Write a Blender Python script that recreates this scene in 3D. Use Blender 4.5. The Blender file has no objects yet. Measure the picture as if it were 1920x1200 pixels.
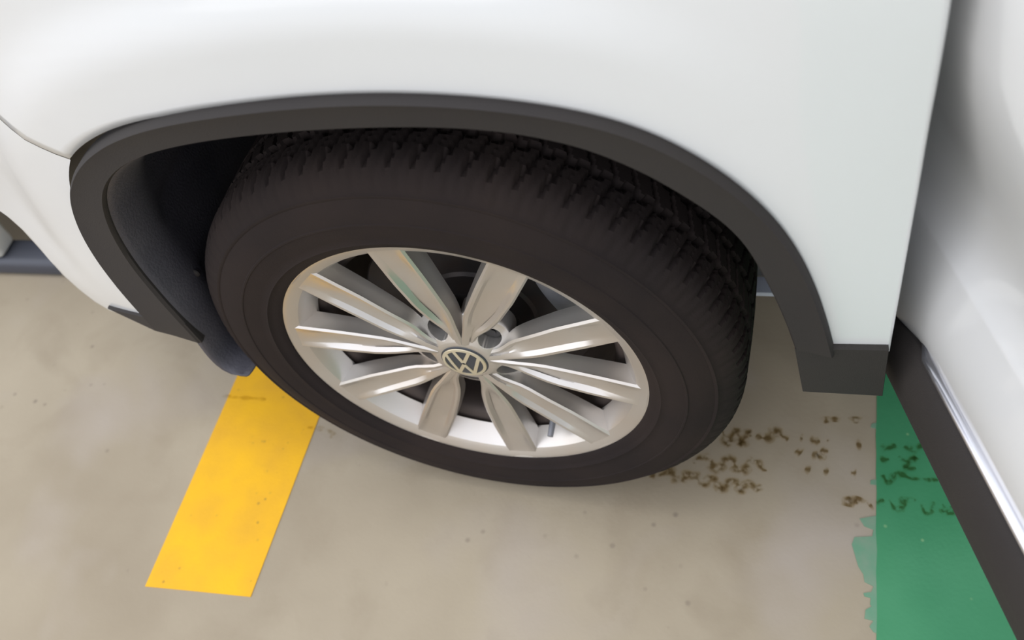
import bpy, bmesh, math, random
from mathutils import Vector, Matrix, noise
random.seed(7)
S = bpy.context.scene
COL = S.collection
PI = math.pi

# ---------------------------------------------------------------- camera
F_PX = 1606.0
CAM = Vector((0.274, -0.5568, 1.2283))
pitch, yaw, roll = 0.9266, -0.3398, -0.2335
cp, sp, cy, sy = math.cos(pitch), math.sin(pitch), math.cos(yaw), math.sin(yaw)
fwd = Vector((sy*cp, cy*cp, -sp)); rt = Vector((cy, -sy, 0)); up = rt.cross(fwd)
cr, sr = math.cos(roll), math.sin(roll)
rt2 = cr*rt + sr*up; up2 = -sr*rt + cr*up
cd = bpy.data.cameras.new('camera'); cam = bpy.data.objects.new('camera', cd); COL.objects.link(cam)
cd.sensor_fit = 'HORIZONTAL'; cd.sensor_width = 36; cd.lens = F_PX/1920*36
cd.clip_start = 0.02
m = Matrix((rt2, up2, -fwd)).transposed().to_4x4(); m.translation = CAM
cam.matrix_world = m
S.camera = cam
cd.dof.use_dof = True; cd.dof.focus_distance = 0.97; cd.dof.aperture_fstop = 4.0

# ---------------------------------------------------------------- sky, sun, exposure
w = bpy.data.worlds.new('world'); S.world = w; w.use_nodes = True
nt = w.node_tree; nt.nodes.clear()
def N(nt, t, **kw):
    n = nt.nodes.new(t)
    for k, v in kw.items():
        if k.startswith('i_'):
            n.inputs[k[2:].replace('_', ' ')].default_value = v
        else: setattr(n, k, v)
    return n
out = N(nt, 'ShaderNodeOutputWorld'); bg = N(nt, 'ShaderNodeBackground')
tc = N(nt, 'ShaderNodeTexCoord'); sep = N(nt, 'ShaderNodeSeparateXYZ')
nt.links.new(tc.outputs['Generated'], sep.inputs[0])
rz = N(nt, 'ShaderNodeValToRGB')
nt.links.new(sep.outputs['Z'], rz.inputs[0])
e = rz.color_ramp.elements
e[0].position = 0.0; e[0].color = (0.30, 0.29, 0.27, 1)
e[1].position = 1.0; e[1].color = (1.06, 1.10, 1.20, 1)
for p, c in ((0.03, (1.0, 0.985, 0.97, 1)), (0.30, (0.92, 0.94, 1.0, 1)), (0.60, (1.02, 1.06, 1.17, 1))):
    q = e.new(p); q.color = c
# overcast sky, brighter towards the front of the car
mr = N(nt, 'ShaderNodeMapRange'); mr.inputs['From Min'].default_value = -1; mr.inputs['From Max'].default_value = 1
mr.inputs['To Min'].default_value = 2.0; mr.inputs['To Max'].default_value = 0.45
nt.links.new(sep.outputs['X'], mr.inputs['Value'])
nt.links.new(rz.outputs[0], bg.inputs['Color']); nt.links.new(mr.outputs[0], bg.inputs['Strength'])
nt.links.new(bg.outputs[0], out.inputs[0])
sd = bpy.data.lights.new('overcast_sun', 'SUN'); sun = bpy.data.objects.new('overcast_sun', sd); COL.objects.link(sun)
sd.energy = 0.38; sd.angle = math.radians(16); sd.color = (1.0, 0.97, 0.92)
sun.rotation_euler = Vector((0.10, 0.02, -1)).to_track_quat('-Z', 'Y').to_euler()
S.view_settings.view_transform = 'Standard'; S.view_settings.look = 'None'
S.view_settings.gamma = 1; S.view_settings.use_curve_mapping = False
S.view_settings.exposure = 0.25

# ---------------------------------------------------------------- materials
def lin(r, g, b):
    f = lambda v: (v/255/12.92) if v/255 <= .04045 else ((v/255+.055)/1.055)**2.4
    return (f(r), f(g), f(b), 1)
def mat(name, col, rough=.5, metal=0, coat=0, spec=None, bump=None, var=None, speck=None):
    m = bpy.data.materials.new(name); m.use_nodes = True; t = m.node_tree; b = t.nodes['Principled BSDF']
    b.inputs['Base Color'].default_value = col; b.inputs['Roughness'].default_value = rough
    b.inputs['Metallic'].default_value = metal
    if coat: b.inputs['Coat Weight'].default_value = coat; b.inputs['Coat Roughness'].default_value = .04
    if spec is not None: b.inputs['Specular IOR Level'].default_value = spec
    o = N(t, 'ShaderNodeTexCoord')
    if var:   # (scale, second colour, amount)
        n = N(t, 'ShaderNodeTexNoise'); n.inputs['Scale'].default_value = var[0]; n.inputs['Detail'].default_value = 6
        t.links.new(o.outputs['Object'], n.inputs['Vector'])
        mx = N(t, 'ShaderNodeMix', data_type='RGBA'); mx.inputs['A'].default_value = col; mx.inputs['B'].default_value = var[1]
        r = N(t, 'ShaderNodeMapRange'); r.inputs['From Min'].default_value = .35; r.inputs['From Max'].default_value = .7; r.inputs['To Max'].default_value = var[2]
        t.links.new(n.outputs[0], r.inputs[0]); t.links.new(r.outputs[0], mx.inputs['Factor'])
        res = mx.outputs['Result']
        if speck:   # (scale, size, colour, amount)
            v = N(t, 'ShaderNodeTexVoronoi'); v.inputs['Scale'].default_value = speck[0]; t.links.new(o.outputs['Object'], v.inputs['Vector'])
            r = N(t, 'ShaderNodeMapRange'); r.inputs['From Min'].default_value = speck[1]; r.inputs['From Max'].default_value = speck[1]*1.8
            r.inputs['To Min'].default_value = speck[3]; r.inputs['To Max'].default_value = 0
            t.links.new(v.outputs['Distance'], r.inputs[0])
            n2 = N(t, 'ShaderNodeTexNoise'); n2.inputs['Scale'].default_value = speck[0]*.2; t.links.new(o.outputs['Object'], n2.inputs['Vector'])
            r2 = N(t, 'ShaderNodeMapRange'); r2.inputs['From Min'].default_value = .5; r2.inputs['From Max'].default_value = .6; t.links.new(n2.outputs[0], r2.inputs[0])
            mu = N(t, 'ShaderNodeMath', operation='MULTIPLY'); t.links.new(r.outputs[0], mu.inputs[0]); t.links.new(r2.outputs[0], mu.inputs[1])
            m2 = N(t, 'ShaderNodeMix', data_type='RGBA'); m2.inputs['B'].default_value = speck[2]
            t.links.new(mu.outputs[0], m2.inputs['Factor']); t.links.new(res, m2.inputs['A']); res = m2.outputs['Result']
        t.links.new(res, b.inputs['Base Color'])
    if bump:
        n = N(t, 'ShaderNodeTexNoise'); n.inputs['Scale'].default_value = bump[0]; n.inputs['Detail'].default_value = 3
        t.links.new(o.outputs['Object'], n.inputs['Vector'])
        bp = N(t, 'ShaderNodeBump'); bp.inputs['Strength'].default_value = bump[1]; bp.inputs['Distance'].default_value = .002
        t.links.new(n.outputs[0], bp.inputs['Height']); t.links.new(bp.outputs[0], b.inputs['Normal'])
    return m
M = {}
M['paint'] = mat('white_car_paint', (0.745, 0.755, 0.755, 1), .32, coat=.8)
M['clad'] = mat('textured_grey_plastic', (0.033, 0.029, 0.028, 1), .72, spec=.3, bump=(900, .25), var=(9, (0.040, 0.035, 0.031, 1), .6))
M['liner'] = mat('black_liner_plastic', (0.055, 0.053, 0.066, 1), .6, bump=(300, .4), var=(14, (0.080, 0.076, 0.088, 1), .7))
M['rubber'] = mat('tyre_rubber', (0.018, 0.0135, 0.013, 1), .85, spec=.18, bump=(500, .15), var=(7, (0.030, 0.021, 0.018, 1), .8))
M['alloy'] = mat('painted_silver_alloy', (0.62, 0.60, 0.575, 1), .38, metal=.85, coat=.15, var=(9, (0.58, 0.49, 0.41, 1), .5))
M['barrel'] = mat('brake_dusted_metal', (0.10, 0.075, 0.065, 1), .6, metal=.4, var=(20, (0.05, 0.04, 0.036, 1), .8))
M['iron'] = mat('dark_iron', (0.06, 0.055, 0.055, 1), .5, metal=.6, var=(30, (0.10, 0.07, 0.055, 1), .5))
M['caliper'] = mat('grey_cast_metal', (0.30, 0.31, 0.34, 1), .5, metal=.4, var=(40, (0.18, 0.17, 0.17, 1), .6))
M['boltcap'] = mat('black_bolt_cap', (0.032, 0.030, 0.030, 1), .5)
M['cap_black'] = mat('black_cap_enamel', (0.04, 0.045, 0.055, 1), .35)
M['cap_cream'] = mat('cream_silver_emblem', (0.60, 0.54, 0.40, 1), .35, metal=.35, var=(60, (0.60, 0.46, 0.26, 1), .4))
M['chrome'] = mat('satin_chrome_strip', (0.62, 0.62, 0.66, 1), .22, metal=.9)
M['underbody'] = mat('underbody_coating', (0.09, 0.09, 0.095, 1), .7, bump=(80, .4))
M['bright_metal'] = mat('pale_metal_arm', (0.62, 0.66, 0.78, 1), .45, metal=.2)
M['dark_car'] = mat('dark_grey_bumper', (0.04, 0.038, 0.036, 1), .45, var=(4, (0.08, 0.07, 0.06, 1), .5))
M['blue_grey'] = mat('blue_grey_plastic', (0.065, 0.07, 0.088, 1), .5)
M['off_white'] = mat('off_white_plastic', (0.70, 0.72, 0.70, 1), .5)

def floor_mat():
    m = bpy.data.materials.new('worn_concrete'); m.use_nodes = True; t = m.node_tree; b = t.nodes['Principled BSDF']
    b.inputs['Roughness'].default_value = .7; b.inputs['Specular IOR Level'].default_value = .3
    o = N(t, 'ShaderNodeTexCoord')
    def noise_(sc, det=5, dist=0.0, scale=None):
        n = N(t, 'ShaderNodeTexNoise'); n.inputs['Scale'].default_value = sc; n.inputs['Detail'].default_value = det; n.inputs['Distortion'].default_value = dist
        if scale:
            mp = N(t, 'ShaderNodeMapping'); mp.inputs['Scale'].default_value = scale
            t.links.new(o.outputs['Object'], mp.inputs[0]); t.links.new(mp.outputs[0], n.inputs['Vector'])
        else: t.links.new(o.outputs['Object'], n.inputs['Vector'])
        return n.outputs[0]
    def ramp(src, a, b_):
        r = N(t, 'ShaderNodeMapRange'); r.inputs['From Min'].default_value = a; r.inputs['From Max'].default_value = b_
        t.links.new(src, r.inputs[0]); return r.outputs[0]
    def mix(f, A, B):
        x = N(t, 'ShaderNodeMix', data_type='RGBA')
        for k, v in (('Factor', f), ('A', A), ('B', B)):
            if isinstance(v, (tuple, float)): x.inputs[k].default_value = v
            else: t.links.new(v, x.inputs[k])
        return x.outputs['Result']
    c = mix(ramp(noise_(2.2, 4, .15), .32, .70), (0.330, 0.272, 0.192, 1), (0.455, 0.388, 0.285, 1))
    c = mix(ramp(noise_(7.5, 5, .3), .50, .80), c, (0.330, 0.270, 0.190, 1))
    c = mix(ramp(noise_(3.2, 3, .2), .54, .74), c, (0.420, 0.360, 0.295, 1))
    # small dark grit specks
    v = N(t, 'ShaderNodeTexVoronoi'); v.inputs['Scale'].default_value = 24; t.links.new(o.outputs['Object'], v.inputs['Vector'])
    sp_ = N(t, 'ShaderNodeMapRange'); sp_.inputs['From Min'].default_value = .05; sp_.inputs['From Max'].default_value = .13; sp_.inputs['To Min'].default_value = .55; sp_.inputs['To Max'].default_value = 0
    t.links.new(v.outputs['Distance'], sp_.inputs[0])
    mu = N(t, 'ShaderNodeMath', operation='MULTIPLY'); t.links.new(sp_.outputs[0], mu.inputs[0]); t.links.new(ramp(noise_(5.3, 2), .52, .60), mu.inputs[1])
    c = mix(mu.outputs[0], c, (0.15, 0.12, 0.10, 1))
    t.links.new(c, b.inputs['Base Color'])
    bp = N(t, 'ShaderNodeBump'); bp.inputs['Strength'].default_value = .12; bp.inputs['Distance'].default_value = .003
    t.links.new(noise_(120, 4), bp.inputs['Height']); t.links.new(bp.outputs[0], b.inputs['Normal'])
    return m
M['floor'] = floor_mat()
M['yellow'] = mat('yellow_road_paint', (0.90, 0.49, 0.016, 1), .6, spec=.2, bump=(200, .15), var=(12, (0.70, 0.36, 0.035, 1), .6), speck=(60, .10, (0.36, 0.20, 0.04, 1), .6))
M['green'] = mat('green_floor_paint', (0.045, 0.255, 0.110, 1), .5, spec=.35, bump=(150, .15), var=(5, (0.080, 0.32, 0.155, 1), .8), speck=(34, .06, (0.42, 0.62, 0.30, 1), .7))
M['smear'] = mat('thin_green_paint', (0.15, 0.33, 0.205, 1), .6, var=(40, (0.24, 0.33, 0.235, 1), .7))
def tint(name, col):
    m = bpy.data.materials.new(name); m.use_nodes = True; t = m.node_tree; t.nodes.clear()
    o = N(t, 'ShaderNodeOutputMaterial'); b = N(t, 'ShaderNodeBsdfTransparent')
    c = N(t, 'ShaderNodeTexCoord'); n = N(t, 'ShaderNodeTexNoise'); n.inputs['Scale'].default_value = 110; n.inputs['Detail'].default_value = 3
    t.links.new(c.outputs['Object'], n.inputs['Vector'])
    r = N(t, 'ShaderNodeMapRange'); r.inputs['From Min'].default_value = .36; r.inputs['From Max'].default_value = .56; t.links.new(n.outputs[0], r.inputs[0])
    x = N(t, 'ShaderNodeMix', data_type='RGBA'); x.inputs['A'].default_value = (1, 1, 1, 1); x.inputs['B'].default_value = col
    t.links.new(r.outputs[0], x.inputs['Factor']); t.links.new(x.outputs['Result'], b.inputs[0])
    t.links.new(b.outputs[0], o.inputs[0]); return m
M['wet'] = tint('damp_stain', (0.80, 0.75, 0.66, 1))
M['wet_soft'] = tint('damp_stain_halo', (0.86, 0.825, 0.75, 1))

# ---------------------------------------------------------------- helpers
def link(name, me, ma, parent=None, smooth=True, angle=40):
    o = bpy.data.objects.new(name, me); COL.objects.link(o)
    for k in (ma if isinstance(ma, (list, tuple)) else [ma]): me.materials.append(k)
    if smooth:
        for p in me.polygons: p.use_smooth = True
        me.set_sharp_from_angle(angle=math.radians(angle))
    if parent: o.parent = parent
    return o
def from_bm(name, bm, ma, parent=None, **k):
    me = bpy.data.meshes.new(name); bm.normal_update(); bm.to_mesh(me); bm.free()
    return link(name, me, ma, parent, **k)
def grid_bm(rows, closed=False, bm=None):
    bm = bm or bmesh.new(); V = [[bm.verts.new(p) for p in r] for r in rows]
    for a, b in zip(V, V[1:]):
        n = len(a)
        for i in range(n if closed else n-1):
            j = (i+1) % n
            try: bm.faces.new((a[i], a[j], b[j], b[i]))
            except ValueError: pass
    return bm
def flip_to(bm, d):
    bm.normal_update(); s = sum((f.normal.dot(d)*f.calc_area() for f in bm.faces))
    if s < 0: bmesh.ops.reverse_faces(bm, faces=bm.faces[:])
    return bm
def box_bm(bm, x0, x1, y0, y1, z0, z1, bev=0.0, mtx=None, seg=2):
    r = bmesh.ops.create_cube(bm, size=1)['verts']
    for v in r: v.co = Vector(((x0+x1)/2+v.co.x*(x1-x0), (y0+y1)/2+v.co.y*(y1-y0), (z0+z1)/2+v.co.z*(z1-z0)))
    if bev:
        es = list({e for v in r for e in v.link_edges})
        res = bmesh.ops.bevel(bm, geom=es, offset=bev, segments=seg, affect='EDGES', profile=.5)
        r = list({v for f in res['faces'] for v in f.verts} | {v for v in r if v.is_valid})
    if mtx:
        for v in r: v.co = mtx @ v.co
    return bm
def empty(name, loc=(0, 0, 0), rot=(0, 0, 0), **props):
    o = bpy.data.objects.new(name, None); COL.objects.link(o); o.location = loc; o.rotation_euler = rot
    o.empty_display_size = .1
    for k, v in props.items(): o[k] = v
    return o
def resample(P, n, smooth=0):
    P = [Vector(p) for p in P]
    for _ in range(smooth):
        P = [P[0]] + [(a+b*2+c)/4 for a, b, c in zip(P, P[1:], P[2:])] + [P[-1]]
    L = [0]
    for a, b in zip(P, P[1:]): L.append(L[-1]+(b-a).length)
    # catmull-rom through the points, by length
    res = []
    for k in range(n):
        s = L[-1]*k/(n-1); i = 0
        while i < len(L)-2 and L[i+1] < s: i += 1
        t = (s-L[i])/max(1e-9, L[i+1]-L[i])
        p0 = P[max(0, i-1)]; p1 = P[i]; p2 = P[i+1]; p3 = P[min(len(P)-1, i+2)]
        res.append(.5*((2*p1)+(p2-p0)*t+(2*p0-5*p1+4*p2-p3)*t*t+(-p0+3*p1-3*p2+p3)*t**3))
    return res
def sstep(a, b, x):
    t = min(1, max(0, (x-a)/(b-a))); return t*t*(3-2*t)

OUT = [(-0.439, 0.359), (-0.439, 0.392), (-0.439, 0.419), (-0.445, 0.462), (-0.441, 0.513), (-0.431, 0.556), (-0.406, 0.61), (-0.39, 0.638), (-0.359, 0.675), (-0.313, 0.714), (-0.262, 0.743), (-0.217, 0.762), (-0.163, 0.778), (-0.082, 0.787), (-0.032, 0.792), (0.015, 0.794), (0.082, 0.791), (0.13, 0.785), (0.189, 0.772), (0.217, 0.762), (0.244, 0.747), (0.273, 0.728), (0.303, 0.703), (0.335, 0.669), (0.361, 0.633), (0.375, 0.597), (0.395, 0.556), (0.413, 0.5), (0.426, 0.449)]
INN = [(-0.36, 0.352), (-0.363, 0.396), (-0.369, 0.453), (-0.376, 0.508), (-0.368, 0.564), (-0.351, 0.613), (-0.332, 0.647), (-0.301, 0.68), (-0.259, 0.708), (-0.214, 0.728), (-0.149, 0.745), (-0.093, 0.754), (-0.017, 0.759), (0.055, 0.761), (0.1, 0.757), (0.144, 0.75), (0.187, 0.736), (0.23, 0.712), (0.275, 0.674), (0.304, 0.646), (0.324, 0.618), (0.342, 0.574), (0.358, 0.537), (0.372, 0.498), (0.385, 0.456)]
FE = [(0.435, 0.861), (0.441, 0.809), (0.447, 0.75), (0.454, 0.688), (0.461, 0.622), (0.47, 0.538), (0.479, 0.452)]
TAIL = [(0.385, 0.456), (0.424, 0.459), (0.476, 0.462), (0.488, 0.369), (0.404, 0.369)]
LOW = [(-0.439, 0.359), (-0.502, 0.337), (-0.557, 0.319), (-0.588, 0.336), (-0.604, 0.383), (-0.602, 0.449), (-0.634, 0.487)]
FTIP = [(-0.531, 0.347), (-0.422, 0.38), (-0.363, 0.396), (-0.36, 0.352), (-0.448, 0.338)]
SEAM = [(-0.411, 0.732), (-0.405, 0.717), (-0.396, 0.697), (-0.372, 0.689), (-0.348, 0.686)]
SM = [(0.5559, -0.0057), (0.5299, -0.0132), (0.5356, -0.0245), (0.5473, -0.0285), (0.545, -0.0387), (0.5208, -0.042), (0.5164, -0.0531), (0.5227, -0.0849), (0.5286, -0.0954), (0.5292, -0.1064), (0.5404, -0.1114), (0.5368, -0.1196), (0.5265, -0.1222), (0.5276, -0.1267), (0.5356, -0.128), (0.534, -0.1367), (0.5357, -0.1395), (0.5276, -0.1449), (0.5252, -0.1572), (0.5364, -0.1589), (0.5307, -0.167), (0.5352, -0.1738), (0.5411, -0.176)]
MARK = [[(0.2268, 0.0267), (0.2468, 0.0329), (0.2566, 0.0405), (0.2673, 0.0257), (0.2774, 0.0243), (0.285, 0.0361), (0.2931, 0.0346), (0.3054, 0.0201), (0.3133, 0.023), (0.317, 0.0344), (0.325, 0.0306), (0.337, 0.0141), (0.3487, 0.0326), (0.3565, 0.0289), (0.3643, 0.0143), (0.3722, 0.0302), (0.3799, 0.0265), (0.3856, 0.0162), (0.3935, 0.0277)], [(0.2925, 0.0548), (0.3003, 0.0646), (0.3164, 0.0659), (0.3227, 0.0505), (0.3327, 0.0491), (0.3385, 0.0654), (0.3525, 0.0643), (0.3565, 0.0489), (0.3683, 0.0476), (0.3763, 0.064), (0.3882, 0.0672), (0.3939, 0.0542), (0.4017, 0.0515)], [(0.336, 0.1141), (0.3443, 0.0912), (0.3564, 0.118), (0.3645, 0.0928), (0.3746, 0.117), (0.3786, 0.1079)], [(0.3867, 0.1109), (0.3927, 0.1078), (0.4047, 0.1076), (0.4169, 0.1202), (0.4267, 0.1116), (0.4344, 0.1064)], [(0.4524, 0.1124), (0.4563, 0.1116)], [(0.4661, 0.1096), (0.4816, 0.1066)], [(0.4915, 0.1102), (0.4954, 0.11)], [(0.5338, 0.1062), (0.5414, 0.1063)], [(0.4457, 0.0901), (0.4533, 0.085)], [(0.4689, 0.0851), (0.4784, 0.0825), (0.4827, 0.0919), (0.4924, 0.0915)], [(0.4571, 0.0595), (0.4647, 0.0568)], [(0.4839, 0.0596), (0.4915, 0.0584)], [(0.5227, 0.0584), (0.5302, 0.0573)], [(0.5143, 0.0033), (0.5172, 0.0193)], [(0.5158, 0.0118), (0.5279, 0.0135)], [(0.5321, 0.0206), (0.5275, 0.0076)], [(0.5431, 0.0079), (0.5478, 0.0105)], [(0.4898, 0.1517), (0.4931, 0.1401)], [(0.5354, 0.1551), (0.5365, 0.1433)], [(0.5057, 0.1529), (0.5061, 0.1434)]]
MARKG = [[(0.5648, 0.1045), (0.5805, 0.1038), (0.5906, 0.1103)], [(0.603, 0.1094), (0.6117, 0.1026), (0.6316, 0.1135), (0.637, 0.1065)], [(0.5917, 0.0898), (0.6035, 0.0834), (0.6168, 0.0919), (0.5992, 0.0721), (0.6148, 0.0734)], [(0.567, 0.0585), (0.575, 0.0449), (0.5861, 0.0638), (0.6008, 0.0578), (0.6189, 0.0558), (0.6432, 0.0561)], [(0.5552, 0.0115), (0.565, 0.0193)], [(0.5727, 0.02), (0.5804, 0.0051), (0.593, 0.0114), (0.591, 0.0216), (0.6091, 0.0215)], [(0.6161, 0.017), (0.619, 0.0035), (0.628, 0.0044), (0.6331, 0.022)], [(0.6447, 0.0196), (0.6474, 0.0062), (0.6564, 0.007), (0.6562, 0.0172)], [(0.6222, 0.1412), (0.628, 0.1371)], [(0.566, 0.0822), (0.5788, 0.0851)]]
SM2 = [[(0.5692, 0.1481), (0.5593, 0.145), (0.5574, 0.1383), (0.5682, 0.1364)], [(0.5608, 0.0515), (0.5501, 0.0492), (0.549, 0.0426), (0.56, 0.0414)]]


# ---------------------------------------------------------------- ground
bm = bmesh.new()
for v in ((-14, -9, 0), (14, -9, 0), (14, 14, 0), (-14, 14, 0)): bm.verts.new(v)
bm.faces.new(bm.verts[:])
fl = from_bm('floor', bm, M['floor'], smooth=False); fl['kind'] = 'structure'

def slab(name, poly, z, th, ma, parent=None):
    bm = bmesh.new(); vs = [bm.verts.new((x, y, z)) for x, y in poly]
    f = bm.faces.new(vs); bm.normal_update()
    if f.normal.z < 0: bmesh.ops.reverse_faces(bm, faces=[f])
    r = bmesh.ops.extrude_face_region(bm, geom=bm.faces[:])
    for v in r['geom']:
        if isinstance(v, bmesh.types.BMVert): v.co.z -= th
    bmesh.ops.recalc_face_normals(bm, faces=bm.faces[:])
    bmesh.ops.triangulate(bm, faces=bm.faces[:])
    return from_bm(name, bm, ma, parent, smooth=False)
ye = slab('painted_line', [(-.534, -.224), (-.445, -.2225), (-.356, -.2215), (-.3385, .078), (-.31, .62), (-.30, 1.6), (-.46, 1.6), (-.497, .62), (-.5165, .187)], .0012, .0011, M['yellow'])
ye['label'] = 'bright yellow painted line on the concrete, running under the front of the tyre'; ye['category'] = 'floor marking'
# green zone with a ruled but slightly ragged left edge
edge = []
n = 60
for i in range(n+1):
    y = -1.6+i*(1.848)/n
    x = .538+(y+.1837)*.0858
    edge.append((x+random.uniform(-.0010, .0010), y))
gr = slab('green_floor_paint', edge+[(.62, .2365), (2.6, .22), (2.6, -1.6)], .0014, .0013, M['green'])
gr['label'] = 'green painted floor area with a brushed left edge beneath the open door'; gr['category'] = 'floor marking'
slab('paint_smear', SM, .0011, .0008, M['smear'], gr)
for pl in SM2: slab('paint_smear', pl, .0011, .0008, M['smear'], gr)

# damp tyre tread marks: thin tinted films
def ribbon(bm, pts, wd, z, mi):
    P = resample([(x, y, 0) for x, y in pts], max(4, len(pts)*5))
    L = []; R = []
    for i, p in enumerate(P):
        d = (P[min(i+1, len(P)-1)]-P[max(i-1, 0)]); d.normalize(); nn = Vector((-d.y, d.x, 0))
        ww = wd*(.75+.9*noise.noise(p*140))*(1-.5*(abs(2*i/(len(P)-1)-1))**4)
        L.append(bm.verts.new((p+nn*ww)+Vector((0, 0, z)))); R.append(bm.verts.new((p-nn*ww)+Vector((0, 0, z))))
    for i in range(len(P)-1):
        f = bm.faces.new((L[i], R[i], R[i+1], L[i+1])); f.material_index = mi
bm = bmesh.new()
for r in MARK:
    k = 1.0 if len(r) > 5 else 1.15
    ribbon(bm, r, .0036*k, .0022, 0); ribbon(bm, r, .0060*k, .0020, 1); ribbon(bm, r, .0092*k, .0018, 1)
MARKX = [[(-.530, .12), (-.50, .119), (-.445, .1184)], [(-.352, .070), (-.318, .068), (-.30, .060)], [(-.312, .066), (-.304, .052)]]
for r in MARKX: ribbon(bm, r, .004, .0019, 1)
dm = bm.verts
tm = from_bm('tyre_print', bm, [M['wet'], M['wet_soft']], smooth=False)
tm['label'] = 'brown damp zigzag tyre tread prints on the concrete behind the wheel'; tm['category'] = 'tyre mark'; tm['kind'] = 'stuff'
bm = bmesh.new()
for r in MARKG:
    ribbon(bm, r, .0034, .0026, 0); ribbon(bm, r, .0062, .0023, 1)
tg = from_bm('tyre_print', bm, [M['wet'], M['wet_soft']], smooth=False)
tg['label'] = 'dark damp tyre tread prints on the green painted floor'; tg['category'] = 'tyre mark'; tg['kind'] = 'stuff'

# ---------------------------------------------------------------- the car
car = empty('car', (0, 0, 0), label='white car with grey plastic wheel arch trim, steered silver alloy wheel and door standing open', category='car')

Y0 = -.025
def Yb(x, z, y0=Y0):
    y = y0+.42*max(0, -x-.08)**2+.3*max(0, .45-z)**2+.35*max(0, z-.84)**2
    if x < -.70: y += 2.2*(-x-.70)**2
    return y
AC = Vector((.0, .363))
OUTS = resample([(x, z, 0) for x, z in OUT], 121, 3)
def out_r(ang):
    best = min(OUTS, key=lambda p: abs(math.atan2(p.y-AC.y, p.x-AC.x)-ang)); return (best.xy-AC).length
ang_tab = sorted([(math.atan2(p.y-AC.y, p.x-AC.x), (p.xy-AC).length) for p in OUTS])
def out_r(a):
    if a < ang_tab[0][0]: return ang_tab[0][1]
    for (a0, r0), (a1, r1) in zip(ang_tab, ang_tab[1:]):
        if a <= a1: return r0+(r1-r0)*(a-a0)/max(1e-9, a1-a0)
    return ang_tab[-1][1]
def flare(x, z):
    a = math.atan2(z-AC.y, x-AC.x); d = math.hypot(x-AC.x, z-AC.y)-out_r(a)
    wgt = (1-sstep(.10, .36, x))*sstep(.36, .60, z)
    return wgt*(.012*sstep(.055, .115, d)+.05*max(0, d-.085))
def skin(x, z, y0=Y0):
    return Vector((x, Yb(x, z, y0)+flare(x, z), z))

seam_n = 12                                                    # index range below the bumper seam
# fender: from the seam on the arch over the top to the rear lower corner
iseam = min(range(121), key=lambda i: (OUTS[i].xy-Vector((-.350, .684))).length)
NF = 90
I = resample(OUTS[iseam:], NF)
seam = [(-.352, .686), (-.372, .690), (-.400, .700), (-.425, .716), (-.47, .730), (-.60, .752), (-.80, .765)]
outer_poly = [(-.80, .765, 0), (-.80, .90, 0), (-.78, 1.02, 0), (-.4, 1.035, 0), (.0, 1.045, 0), (.40, 1.05, 0)] 
edgeR = [(.410, 1.045), (.417, .98), (.427, .92)]+FE+[(.4795, .4495)]
Q1 = resample([(x, z, 0) for x, z in ((-.80, .765), (-.81, .90), (-.78, 1.0), (-.72, 1.03))], 18)
Q2 = resample([(x, z, 0) for x, z in ((-.72, 1.03), (-.3, 1.05), (0, 1.055), (.2, 1.055), (.409, 1.05))], 40)
Q3 = resample([(x, z, 0) for x, z in edgeR], 22)
Q4 = [Vector((.4795-(.4795-.4265)*k/10, .4495, 0)) for k in range(1, 11)]
Q = Q1+Q2[1:]+Q3[1:]+Q4
NF = len(Q); I = resample(OUTS[iseam:], NF-10)+[OUTS[-1].copy() for _ in range(10)]
# straight bottom edge: the last inner points follow the corner
rows = []
NV = 26
seamR = resample([(x, z, 0) for x, z in seam], NV+1)
for v in range(NV+1):
    t = v/NV; tt = t**1.25; r = []
    for k in range(NF):
        p = I[k].lerp(Q[k], tt)
        if k == 0: p = seamR[v]
        elif k < 14:
            p = p.lerp(seamR[v]+(I[k].lerp(Q[k], tt)-I[0].lerp(Q[0], tt)), 1-k/14)
        r.append(skin(p.x, p.y))
    rows.append(r)
bm = grid_bm(rows)
bmesh.ops.remove_doubles(bm, verts=bm.verts[:], dist=1e-5)
flip_to(bm, Vector((0, -1, 0)))
fender = from_bm('fender', bm, M['paint'], car, angle=60)
md = fender.modifiers.new('thickness', 'SOLIDIFY'); md.thickness = .004; md.offset = -1

# bumper: below the seam, lower edge rolls under
I = resample(OUTS[:iseam+1][::-1], 40)
lo = [(-.80, .760), (-1.0, .775), (-1.02, .60), (-1.0, .42), (-.92, .38), (-.80, .40), (-.70, .435), (-.634, .455)]
Qb = resample([(x, z, 0) for x, z in [(-.80, .762), (-.98, .77), (-1.0, .62), (-.97, .50), (-.88, .47), (-.76, .478), (-.66, .480), (-.620, .468), (-.603, .430), (-.597, .375), (-.582, .336), (-.556, .320), (-.502, .337), (-.441, .357)]], 40)
rows = []; gap = .0012
for v in range(NV+1):
    t = v/NV; r = []
    for k in range(40):
        p = I[k].lerp(Qb[k], t)
        if k < 10:
            base = seamR[v]+Vector((0, -gap, 0))
            p = p.lerp(base+(I[k].lerp(Qb[k], t)-I[0].lerp(Qb[0], t)), 1-k/10)
        r.append(skin(p.x, p.y))
    rows.append(r)
for dy, dz, dx in ((.006, -.004, 0), (.022, -.004, .004), (.05, .004, .01)):
    rows.append([p+Vector((dx, dy, dz)) if k > 6 else p+Vector((0, dy, 0)) for k, p in enumerate(rows[NV])])
bm = grid_bm(rows); bmesh.ops.remove_doubles(bm, verts=bm.verts[:], dist=1e-5)
flip_to(bm, Vector((0, -1, 0)))
bumper = from_bm('bumper', bm, M['paint'], car, angle=60)

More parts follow.
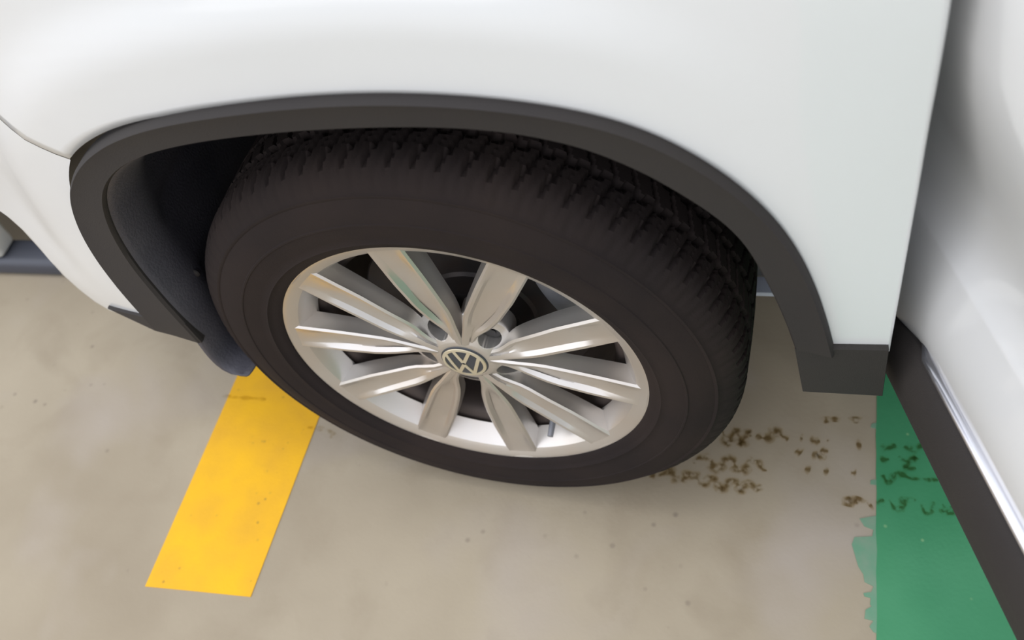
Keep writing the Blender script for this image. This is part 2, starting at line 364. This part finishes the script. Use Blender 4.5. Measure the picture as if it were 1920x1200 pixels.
# grey plastic arch trim
NO = 110
O = resample(OUTS, NO); INs = resample([(x, z, 0) for x, z in INN], NO, 1)
rows = []
prof = [(-.01, .012, 0), (-.002, .002, 0), (.0, -.004, 0), (.03, -.0090, 0), (.09, -.0122, 0), (.14, -.0115, 0), (.6, -.009, 0), (.94, -.008, 0), (1.0, -.004, 0), (1.01, -.001, 0), (1.0, .002, 0)]
for f, dy, _ in prof:
    r = []
    for k in range(NO):
        p = O[k].lerp(INs[k], f); r.append(Vector((p.x, Yb(p.x, p.y)+dy, p.y)))
    rows.append(r)
bm = grid_bm(rows)
flip_to(bm, Vector((0, -1, 0)))
def patch(bm, poly, y0, dy, depth=.03, sub=1):
    c = [Vector((x, Yb(x, z, y0)+dy, z)) for x, z in poly]
    back = [p+Vector((0, depth, 0)) for p in c]
    inner = [p.lerp(sum(c, Vector())/len(c), .012)+Vector((0, -.001, 0)) for p in c]
    vf = [bm.verts.new(p) for p in inner]; vo = [bm.verts.new(p) for p in c]; vb = [bm.verts.new(p) for p in back]
    f = bm.faces.new(vf); n = len(c)
    fs = [f]
    for i in range(n):
        j = (i+1) % n
        fs.append(bm.faces.new((vf[i], vo[i], vo[j], vf[j]))); fs.append(bm.faces.new((vo[i], vb[i], vb[j], vo[j])))
    bm.normal_update()
    if f.normal.y > 0: bmesh.ops.reverse_faces(bm, faces=fs)
patch(bm, TAIL, -.033, .002, .05)
patch(bm, [FTIP[0], FTIP[1], FTIP[2], FTIP[3], FTIP[4]], -.033, .003, .05)
trim = from_bm('arch_trim', bm, M['clad'], car, angle=35)

# wheel arch liner: skirt behind the trim, running inwards
base = resample([(x, z, 0) for x, z in ([(-.318, .285), (-.335, .276), (-.350, .278), (-.363, .290), (-.367, .315), (-.366, .350)]+INN[1:]+[(.393, .43)])], 100, 1)
rows = []
cen = Vector((0, .36, 0))
for f, y in ((1.012, -.026), (1.0, -.0245), (.990, -.018), (.978, -.004), (.970, .006), (.966, .02), (.968, .036), (.982, .050), (.99, .10), (1.0, .18), (1.0, .28), (.97, .34)):
    r = []
    for k, p in enumerate(base):
        f_ = f+(max(1.02, f)-f)*sstep(.05, .25, p.x)
        q = cen+(p-cen)*f_
        yy = Yb(p.x, max(p.y, .45))+.025+y
        if k % 9 in (3, 4) and y > .04: q = cen+(q-cen)*1.012
        r.append(Vector((q.x, yy, q.y)))
    rows.append(r)
bm = grid_bm(rows)
# inner wall of the wheelhouse
last = rows[-1]
rows2 = [last]+[[Vector((p.x*(1-f), p.y+.004*f, .36+(p.z-.36)*(1-f))) for p in last] for f in (.3, .6, .9)]
grid_bm(rows2, bm=bm)
bmesh.ops.remove_doubles(bm, verts=bm.verts[:], dist=1e-5)
bmesh.ops.recalc_face_normals(bm, faces=bm.faces[:])
liner = from_bm('wheel_liner', bm, M['liner'], car, angle=50)
md = liner.modifiers.new('thickness', 'SOLIDIFY'); md.thickness = .003; md.offset = 0
# liner screws
for (x, z) in ((-.352, .60), (-.356, .43)):
    bm = bmesh.new(); bmesh.ops.create_uvsphere(bm, u_segments=12, v_segments=8, radius=.007)
    for v in bm.verts: v.co = Vector((v.co.x+x, v.co.y*.5+Yb(x, z)+.055, v.co.z+z))
    s = from_bm('screw', bm, M['clad'], liner)

# underbody, far side and bonnet
bm = bmesh.new()
box_bm(bm, .43, 3.4, .235, 1.75, .27, .33, .01)
box_bm(bm, -.72, .43, .40, 1.36, .27, .33, .01)
box_bm(bm, .30, .55, .262, .45, .205, .33, .008)
ub = from_bm('underbody', bm, M['underbody'], car)
bm = bmesh.new()
vs = [(.33, .236), (.398, .236), (.386, .266), (.33, .266)]
a = [bm.verts.new((x, y, .204)) for x, y in vs]; b = [bm.verts.new((x, y, .196)) for x, y in vs]
bm.faces.new(a); bm.faces.new(b[::-1])
for i in range(4): bm.faces.new((a[i], b[i], b[(i+1) % 4], a[(i+1) % 4]))
bmesh.ops.recalc_face_normals(bm, faces=bm.faces[:])
arm = from_bm('suspension_arm', bm, M['bright_metal'], car, smooth=False); arm['label'] = 'pale metal suspension arm behind the tyre'
bm = bmesh.new()
rows = []
for i in range(13):
    x = -.80+1.21*i/12
    yl = Yb(x, 1.03)+flare(x, 1.03); r = []
    for j in range(15):
        t = j/14; y = yl+(1.78-2*yl-.02)*t+.012
        r.append(Vector((x, y, 1.045+.10*math.sin(PI*t)**.6+.05*(x+.8)/1.6)))
    rows.append(r)
grid_bm(rows, bm=bm); flip_to(bm, Vector((0, 0, 1)))
bonnet = from_bm('bonnet', bm, M['paint'], car)
bm = bmesh.new()
rows = [[Vector((x, 1.80, z)) for z in (.35, .6, .9, 1.05)] for x in (-.7, 0, 1, 2, 3.4)]
grid_bm(rows, bm=bm)
fs = from_bm('body_side', bm, M['paint'], car)
md = fs.modifiers.new('thickness', 'SOLIDIFY'); md.thickness = .02
bm = bmesh.new()                                               # sill and pillar inside the open door
box_bm(bm, .53, 1.75, .06, .22, .34, .46, .02)
box_bm(bm, .50, .56, .10, .24, .34, 1.25, .015)
sill = from_bm('door_sill', bm, M['paint'], car)
bm = bmesh.new(); box_bm(bm, .60, 1.75, .24, 1.6, .30, .34, .01); box_bm(bm, .52, .56, .24, 1.7, .30, 1.05, .01)
cab = from_bm('cabin_floor', bm, M['underbody'], car)

# ---------------------------------------------------------------- open door
th = math.radians(73)
H = Vector((.50, .03, 0)); dd = Vector((math.cos(th), -math.sin(th), 0)); nn = Vector((-math.sin(th), -math.cos(th), 0))
def D(s, o, z): return H+dd*s+nn*o+Vector((0, 0, z))
def lead(s):                                                   # leading edge rolls back towards the hinge
    t = max(0, -s-.06); return -3.0*t*t
def dprof(z):
    pts = [(.438, -.010), (.444, -.004), (.452, .000), (.47, .004), (.50, .006), (.53, .0045), (.555, .0015), (.567, .000), (.58, -.0045), (.60, -.0085), (.63, -.007), (.67, .004), (.72, .022), (.80, .050), (.90, .064), (1.0, .062), (1.12, .04)]
    for (a, p), (b, q) in zip(pts, pts[1:]):
        if z <= b:
            t = max(0, (z-a)/(b-a)); return p+(q-p)*t
    return pts[-1][1]
ss = [-.135, -.11, -.09, -.075, -.06, -.05, -.04, -.03, -.02, -.01, 0, .015, .03, .05, .08, .12, .2, .3, .45, .6, .8, 1.0, 1.10]
zz = [.438, .444, .452, .461, .47, .485, .50, .515, .53, .545, .555, .562, .565, .567, .569, .573, .58, .59, .60, .62, .64, .67, .70, .74, .78, .82, .86, .90, .95, 1.0, 1.05, 1.12]
def relief(s):                                                 # crease relief dies out towards the hinge
    return 1.0
rows = []
for z in zz:
    rows.append([D(s, dprof(z)*((.55+.45*sstep(-.05, .10, s)) if z < .68 else 1)+lead(s), z-.028*(1-sstep(-.03, .06, s))*max(0, 1-(z-.438)/.07)) for s in ss])
bm = grid_bm(rows); flip_to(bm, nn)
door = from_bm('door', bm, M['paint'], car, angle=50)
md = door.modifiers.new('thickness', 'SOLIDIFY'); md.thickness = .045; md.offset = -1
# lower black cladding
cp_ = [(-.020, .352), (-.004, .346), (.006, .350), (.0085, .362), (.0095, .374), (.0115, .382), (.0115, .40), (.0095, .418), (.005, .432), (-.001, .438), (-.012, .439)]
rows = []
for o, z in cp_:
    r = []
    for s in [-.045, -.03, -.022, -.012, 0, .02, .05, .1, .2, .35, .6, .85, 1.08]:
        k = sstep(-.03, .0, s)
        zt = z if z < .39 else z-(.03)*(1-sstep(-.03, .04, s))*(z-.39)/.05
        r.append(D(s, (o+.014)*k-.014, zt))
    rows.append(r)
bm = grid_bm(rows); flip_to(bm, nn)
dc = from_bm('door_cladding', bm, M['clad'], door, angle=35)
md = dc.modifiers.new('thickness', 'SOLIDIFY'); md.thickness = .003; md.offset = -1
# bright strip
rows = []
for o, z in ((-.004, .4375), (.003, .4385), (.0065, .4415), (.0065, .4445), (.003, .4475), (-.004, .4485)):
    rows.append([D(s, o*sstep(.035, .06, s)-.004*(1-sstep(.035, .06, s)), z) for s in (.036, .045, .06, .09, .15, .3, .6, 1.06)])
bm = grid_bm(rows); flip_to(bm, nn)
ds = from_bm('trim_strip', bm, M['chrome'], door, angle=60)
# inner door card
bm = bmesh.new()
fc = [D(s, -.10-.0, z) for s, z in ((.0, .40), (1.06, .40), (1.06, 1.08), (.0, 1.08))]
fo = [D(s, -.012, z) for s, z in ((-.01, .37), (1.09, .37), (1.09, 1.11), (-.01, 1.11))]
a = [bm.verts.new(p) for p in fc]; b = [bm.verts.new(p-nn*.04) for p in fo]
bm.faces.new(a)
for i in range(4): bm.faces.new((a[i], b[i], b[(i+1) % 4], a[(i+1) % 4]))
bmesh.ops.recalc_face_normals(bm, faces=bm.faces[:])
from_bm('door_card', bm, M['clad'], door, smooth=False)

# ---------------------------------------------------------------- wheel (local frame: x along the wheel plane, -y outwards, z up)
ST = .080
WM = Matrix.Translation((0, -.0046, .34)) @ Matrix.Rotation(-ST, 4, 'Z')
def revolve(prof, n=180, bm=None, close=False):
    rows = []
    for r, o in prof: rows.append([Vector((r*math.cos(2*PI*i/n), -o, r*math.sin(2*PI*i/n))) for i in range(n)])
    if close: rows.append(rows[0])
    return grid_bm(rows, closed=True, bm=bm)

# tyre with tread blocks
TP = [(.2335, -.004), (.2345, .003), (.238, .0065), (.243, .0075), (.248, .0105), (.2495, .0125), (.252, .0115), (.260, .0125), (.270, .014), (.2785, .0145), (.2795, .0155), (.2815, .0155), (.2825, .0142), (.292, .0130), (.302, .0105), (.311, .0070), (.3125, .0078), (.3150, .0075), (.3165, .0050), (.322, .0025), (.330, -.003), (.3365, -.010), (.3410, -.018), (.3435, -.027), (.3445, -.036)]
NA = 840
off = -.036; tread = []
xs = []
o = -.038
while o > -.200:
    xs.append(o); o -= .0035
for o in xs:
    u = (o+.120)/.085; crown = .3465-.0025*u*u
    tread.append((crown, o))
bead = [(.340, -.206), (.335, -.215), (.325, -.226), (.30, -.236), (.27, -.238), (.245, -.232), (.233, -.222)]
full = TP+tread+bead
grooves = (-.062, -.100, -.140, -.178)
rows = []
npitch = 84
for (r, o) in full:
    row = []
    for i in range(NA):
        a = 2*PI*i/NA; rr = r; ph = (i*npitch/NA)
        if -.204 < o < -.0055 and r > .325:
            dg = min(abs(o-g+.0025*math.sin(2*PI*ph)) for g in grooves)
            if dg < .0042: rr -= .0075
            else:
                band = sum(1 for g in grooves if o < g)
                sk = ph+(.16*band)+(o+.12)*(18 if band % 2 else -14)
                fr = sk % 1.0
                if band in (0, 4):
                    if fr < .22: rr -= .0055*sstep(-.006, -.022, o) if band == 0 else .0055
                    elif abs(fr-.6) < .04: rr -= .0018
                elif fr < .15: rr -= .0045
        elif .3165 < r < .334 and r > .3155:
            fr = (ph) % 1.0
            if fr < .22: rr -= .0015
        row.append(Vector((rr*math.cos(a), -o, rr*math.sin(a))))
    rows.append(row)
bm = grid_bm(rows, closed=True)
flip_to(bm, Vector((0, 0, 0)))
bm.normal_update()
bm.faces.ensure_lookup_table(); f0 = bm.faces[len(TP)//2*NA]
cc = f0.calc_center_median()
if f0.normal.y > 0: bmesh.ops.reverse_faces(bm, faces=bm.faces[:])
tyre = from_bm('tyre', bm, M['rubber'], car, angle=35)
tyre.matrix_local = WM
for v in tyre.data.vertices:                                   # flattened where it carries the car
    zw = (WM @ v.co).z
    if zw < .0016:
        v.co.z += (.0016-zw)
        if v.co.y < -.0: v.co.y -= .1*(.0016-zw)

# rim: lip ring + ten spokes + hub, one casting
def th_deg(x): return math.radians(x)
SP = [102.5, 66.5, 30.5, 354.5, 318.5, 282.5, 246.5, 210.5, 174.5, 138.5]
BOLT = [48.5, 120.5, 192.5, 264.5, 336.5]
bm = bmesh.new()
# outer lip, inner flank and rear edge meet in crisp creases
revolve([(.2335, -.022), (.2362, -.006), (.2362, -.0008), (.2348, .0012), (.2325, .0010), (.229, -.0006), (.2225, -.0032), (.2175, -.0062)], 240, bm)
revolve([(.2175, -.0062), (.2155, -.0090), (.2115, -.0145), (.2070, -.0225), (.2010, -.0330)], 240, bm)
revolve([(.2010, -.0330), (.2025, -.0345), (.210, -.036), (.222, -.036)], 240, bm)
def front(r):                                                  # height of the spoke crests
    pts = [(.030, -.0105), (.045, -.0095), (.07, -.0085), (.10, -.0075), (.14, -.0060), (.19, -.0038), (.214, -.0028), (.224, -.0024), (.229, -.0004), (.2325, .0016)]
    for (a, p), (b, q) in zip(pts, pts[1:]):
        if r <= b: return p+(q-p)*max(0, (r-a)/(b-a))
    return .0016
for si, sa in enumerate(SP):
    nb = min(BOLT, key=lambda b: abs((b-sa+180) % 360-180)); sgn = 1 if ((nb-sa+180) % 360-180) > 0 else -1   # +1: bolt on the ccw side
    rows = []
    R = [.2325, .229, .2265, .2245, .222, .214, .203, .19, .175, .158, .14, .122, .106, .092, .08, .068, .056, .044, .034]
    for r in R:
        a = math.radians(sa-2.2*(1-sstep(.05, .10, abs(r-.13))) if False else sa)
        aN = .0205+.0015*sstep(.225, .16, r)-.0085*sstep(.11, .045, r)-.003*sstep(.06, .03, r)
        aB = .0205-.0010*sstep(.225, .17, r)-.0035*sstep(.17, .12, r)-.0070*sstep(.130, .070, r)-.0100*sstep(.090, .050, r)
        h = front(r)
        hB = h-.0035*sstep(.125, .07, r)
        gd = .0003+.0018*sstep(.2255, .215, r)+.0052*sstep(.222, .16, r)*sstep(.055, .10, r)
        bk = -.030
        fl_ = .0055; fb = fl_-.0025*sstep(.10, .07, r)
        # lateral coordinate l (positive towards the bolt side), height o
        prof_ = [(-aN-fl_, bk), (-aN-fl_*.75, h-.016), (-aN-fl_*.5, h-.007), (-aN-.0028, h-.0026), (-aN, h-.0002), (-aN+.0036, h-.0006), (-aN+.0075, h-gd*.85), (-aN*.42, h-gd), ((aB-aN)/2, (h+hB)/2-gd*1.05), (aB-.45*min(aB, .02), hB-gd), (aB-.0075, hB-gd*.85), (aB-.0036, hB-.0006), (aB, hB-.0002), (aB+.0028, hB-.0026), (aB+fb*.5, hB-.0065), (aB+fb*.75, hB-.015), (aB+fb, bk)]
        if r > .2015:                                          # inside the ring keep the walls behind the lip surface
            pass
        er = Vector((math.cos(a), 0, math.sin(a))); et = Vector((-math.sin(a), 0, math.cos(a)))*sgn
        rows.append([er*r+et*l+Vector((0, -o, 0)) for l, o in prof_])
    if sgn < 0: rows = [r[::-1] for r in rows]
    b0 = len(bm.faces)
    grid_bm(rows, bm=bm)
# hub with five lobes round the bolt pockets
NH = 480
BC = [(.0565*math.cos(math.radians(b)), .0565*math.sin(math.radians(b))) for b in BOLT]
def hub_o(r): 
    pts = [(0, -.0105), (.034, -.0105), (.038, -.0115), (.056, -.0205), (.075, -.029), (.095, -.036)]
    for (a, p), (b, q) in zip(pts, pts[1:]):
        if r <= b: return p+(q-p)*(r-a)/(b-a)
    return -.036
rows = []
NRH = 64
for k in range(NRH+4):
    row = []
    f = min(1.0, k/NRH)
    for i in range(NH):
        a = 360*i/NH
        d = min(abs((a-b+180) % 360-180) for b in BOLT)
        rh = .045+.034*max(0, math.cos(math.radians(d*2.5)) if d < 36 else 0)**.8
        if d > 24: rh = max(rh, .045+.030*sstep(24, 34, d))
        r = max(.0004, rh*f); x, z = r*math.cos(math.radians(a)), r*math.sin(math.radians(a))
        o = hub_o(r)
        if k > NRH: r2 = rh+(.0012, .0022, .003)[k-NRH-1]; x, z = x*r2/r, z*r2/r; o = hub_o(rh)-(.002, .007, .024)[k-NRH-1]
        for bx, bz in BC:                                      # sunk bolt pockets with crisp rims
            q = math.hypot(x-bx, z-bz)
            if q < .0142:
                if q > .0131: kx = .0142/q; x, z = bx+(x-bx)*kx, bz+(z-bz)*kx
                elif q > .0115: kx = .0136/q; x, z = bx+(x-bx)*kx, bz+(z-bz)*kx; o = -.045
                else: o = -.045
        row.append(Vector((x, -o, z)))
    rows.append(row)
grid_bm(rows, closed=True, bm=bm)
bmesh.ops.recalc_face_normals(bm, faces=bm.faces[:])
rim = from_bm('wheel_rim', bm, M['alloy'], car, angle=32)
rim.matrix_local = WM
# centre cap
cap_bm = revolve([(.0004, .0005), (.012, .0003), (.022, -.0004), (.0275, -.0012), (.0305, -.0022), (.0318, -.0045), (.0322, -.012)], 96)
for f in cap_bm.faces: f.material_index = 0
def cap_o(r): return .0005-.0022*(r/.0305)**2
def poly_strip(bm, pts, wd, lift, R=.0262):
    P = []
    for (x0, z0), (x1, z1) in zip(pts, pts[1:]):
        n = 10; d = Vector((x1-x0, z1-z0)).normalized(); q = Vector((-d.y, d.x))*wd/2
        A = []; B = []
        for k in range(n+1):
            c = Vector((x0+(x1-x0)*k/n, z0+(z1-z0)*k/n))
            for lst, s in ((A, 1), (B, -1)):
                p = c+q*s
                if p.length > R: p = p.normalized()*R
                lst.append(p)
        tops = [[bm.verts.new((p.x, -(cap_o(p.length)+lift), p.y)) for p in L] for L in (A, B)]
        bots = [[bm.verts.new((p.x, -(cap_o(p.length)-.001), p.y)) for p in L] for L in (A, B)]
        for k in range(n):
            for quad in ((tops[0][k], tops[0][k+1], tops[1][k+1], tops[1][k]), (tops[0][k], bots[0][k], bots[0][k+1], tops[0][k+1]), (tops[1][k], tops[1][k+1], bots[1][k+1], bots[1][k])):
                f = bm.faces.new(quad); f.material_index = 1
emb = [  # V above, W below
    [(-.0105, .0245), (-.0005, .0022)], [(.0105, .0245), (.0005, .0022)],
    [(-.0215, .0150), (-.0098, -.0225), (0, -.0015)], [(.0215, .0150), (.0098, -.0225), (0, -.0015)]]
for l in emb: poly_strip(cap_bm, l, .0046, .0011)
n0 = len(cap_bm.faces)
revolve([(.0248, -.0012), (.0250, .0003), (.0285, -.0002), (.0292, -.0014)], 96, cap_bm)
cap_bm.faces.ensure_lookup_table()
for f in cap_bm.faces[n0:]: f.material_index = 1
bmesh.ops.recalc_face_normals(cap_bm, faces=cap_bm.faces[:])
cap = from_bm('centre_cap', cap_bm, [M['cap_black'], M['cap_cream']], rim, angle=40)
cap.location = (0, .0072, 0)
cap['label'] = 'cream and black round cap with a V over W emblem'
for b in BOLT:
    a = math.radians(b)
    bm = bmesh.new()
    bmesh.ops.create_cone(bm, cap_ends=True, segments=28, radius1=.0126, radius2=.0122, depth=.020, matrix=Matrix.Translation((.0565*math.cos(a), .042, .0565*math.sin(a))) @ Matrix.Rotation(PI/2, 4, 'X'))
    bmesh.ops.create_cone(bm, cap_ends=True, segments=6, radius1=.0050, radius2=.0060, depth=.003, matrix=Matrix.Translation((.0565*math.cos(a), .0315, .0565*math.sin(a))) @ Matrix.Rotation(PI/2, 4, 'X'))
    from_bm('wheel_bolt', bm, M['boltcap'], rim, smooth=False)
# tyre valve
bm = bmesh.new(); a = math.radians(300.5)
mv = Matrix.Translation((.186*math.cos(a), .022, .186*math.sin(a))) @ Matrix.Rotation(PI/2+.25, 4, 'X')
bmesh.ops.create_cone(bm, cap_ends=True, segments=16, radius1=.0048, radius2=.0042, depth=.034, matrix=mv)
from_bm('valve_stem', bm, M['caliper'], rim)
# inner barrel
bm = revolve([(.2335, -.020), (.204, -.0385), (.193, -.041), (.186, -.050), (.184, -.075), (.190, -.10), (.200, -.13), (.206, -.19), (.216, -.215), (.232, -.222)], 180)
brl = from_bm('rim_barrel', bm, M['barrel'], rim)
brl['label'] = 'brown brake-dusted inner barrel of the rim'
# brake
bm = revolve([(.0005, -.058), (.062, -.058), (.072, -.062), (.074, -.088), (.078, -.092), (.154, -.092), (.156, -.094), (.156, -.114), (.154, -.116), (.07, -.116)], 120)
disc = from_bm('brake_disc', bm, M['iron'], car); disc.matrix_local = WM
bm = bmesh.new()
rows = []
for i in range(17):
    a = math.radians(2+50*i/16); e_ = math.sin(PI*i/16)**.35
    r = []
    for rr, o in ((.120, -.082), (.122, -.070), (.135, -.0655), (.155, -.066), (.168, -.070), (.172, -.080), (.172, -.13), (.155, -.136), (.122, -.136)):
        m_ = .146+(rr-.146)*e_
        r.append(Vector((m_*math.cos(a), -(o if o < -.1 else -.085+(o+.085)*e_), m_*math.sin(a))))
    rows.append(r)
grid_bm(rows, closed=True, bm=bm); bmesh.ops.recalc_face_normals(bm, faces=bm.faces[:])
cal = from_bm('brake_caliper', bm, M['caliper'], car); cal.matrix_local = WM

# ---------------------------------------------------------------- vehicle beyond the bumper
nb = empty('parked_car', (-1.9, .62, 0), label='dark grey vehicle standing behind the kerb beyond the white front bumper', category='car')
def rel(bm):
    for v in bm.verts: v.co -= Vector((-1.9, .62, 0))
    return bm
bm = bmesh.new(); box_bm(bm, -3.2, -1.02, .46, 2.2, .12, .78, .04, seg=4); box_bm(bm, -2.95, -1.75, .62, 2.05, .70, 1.38, .12, seg=5)
from_bm('body', rel(bm), M['dark_car'], nb)
for x in (-1.45, -2.75):
    bm = bmesh.new()
    bmesh.ops.create_cone(bm, cap_ends=True, segments=40, radius1=.31, radius2=.31, depth=.2, matrix=Matrix.Translation((x, .63, .312)) @ Matrix.Rotation(PI/2, 4, 'X'))
    bmesh.ops.bevel(bm, geom=[e for e in bm.edges if len(e.link_faces) == 2 and e.calc_face_angle(0) > 1], offset=.02, segments=2, affect='EDGES')
    from_bm('tyre', rel(bm), M['rubber'], nb)

bm = bmesh.new(); box_bm(bm, -3.4, -.86, .372, .44, 0, .045, .014, seg=3)
kb = from_bm('kerb', bm, M['blue_grey']); kb['label'] = 'low blue-grey kerb on the floor beyond the white front bumper'; kb['category'] = 'kerb'
bm = bmesh.new(); box_bm(bm, -1.40, -1.096, .378, .434, .0455, .115, .012, seg=3)
wb = from_bm('white_block', bm, M['off_white']); wb['label'] = 'off-white rounded block standing on the low kerb'; wb['category'] = 'block'
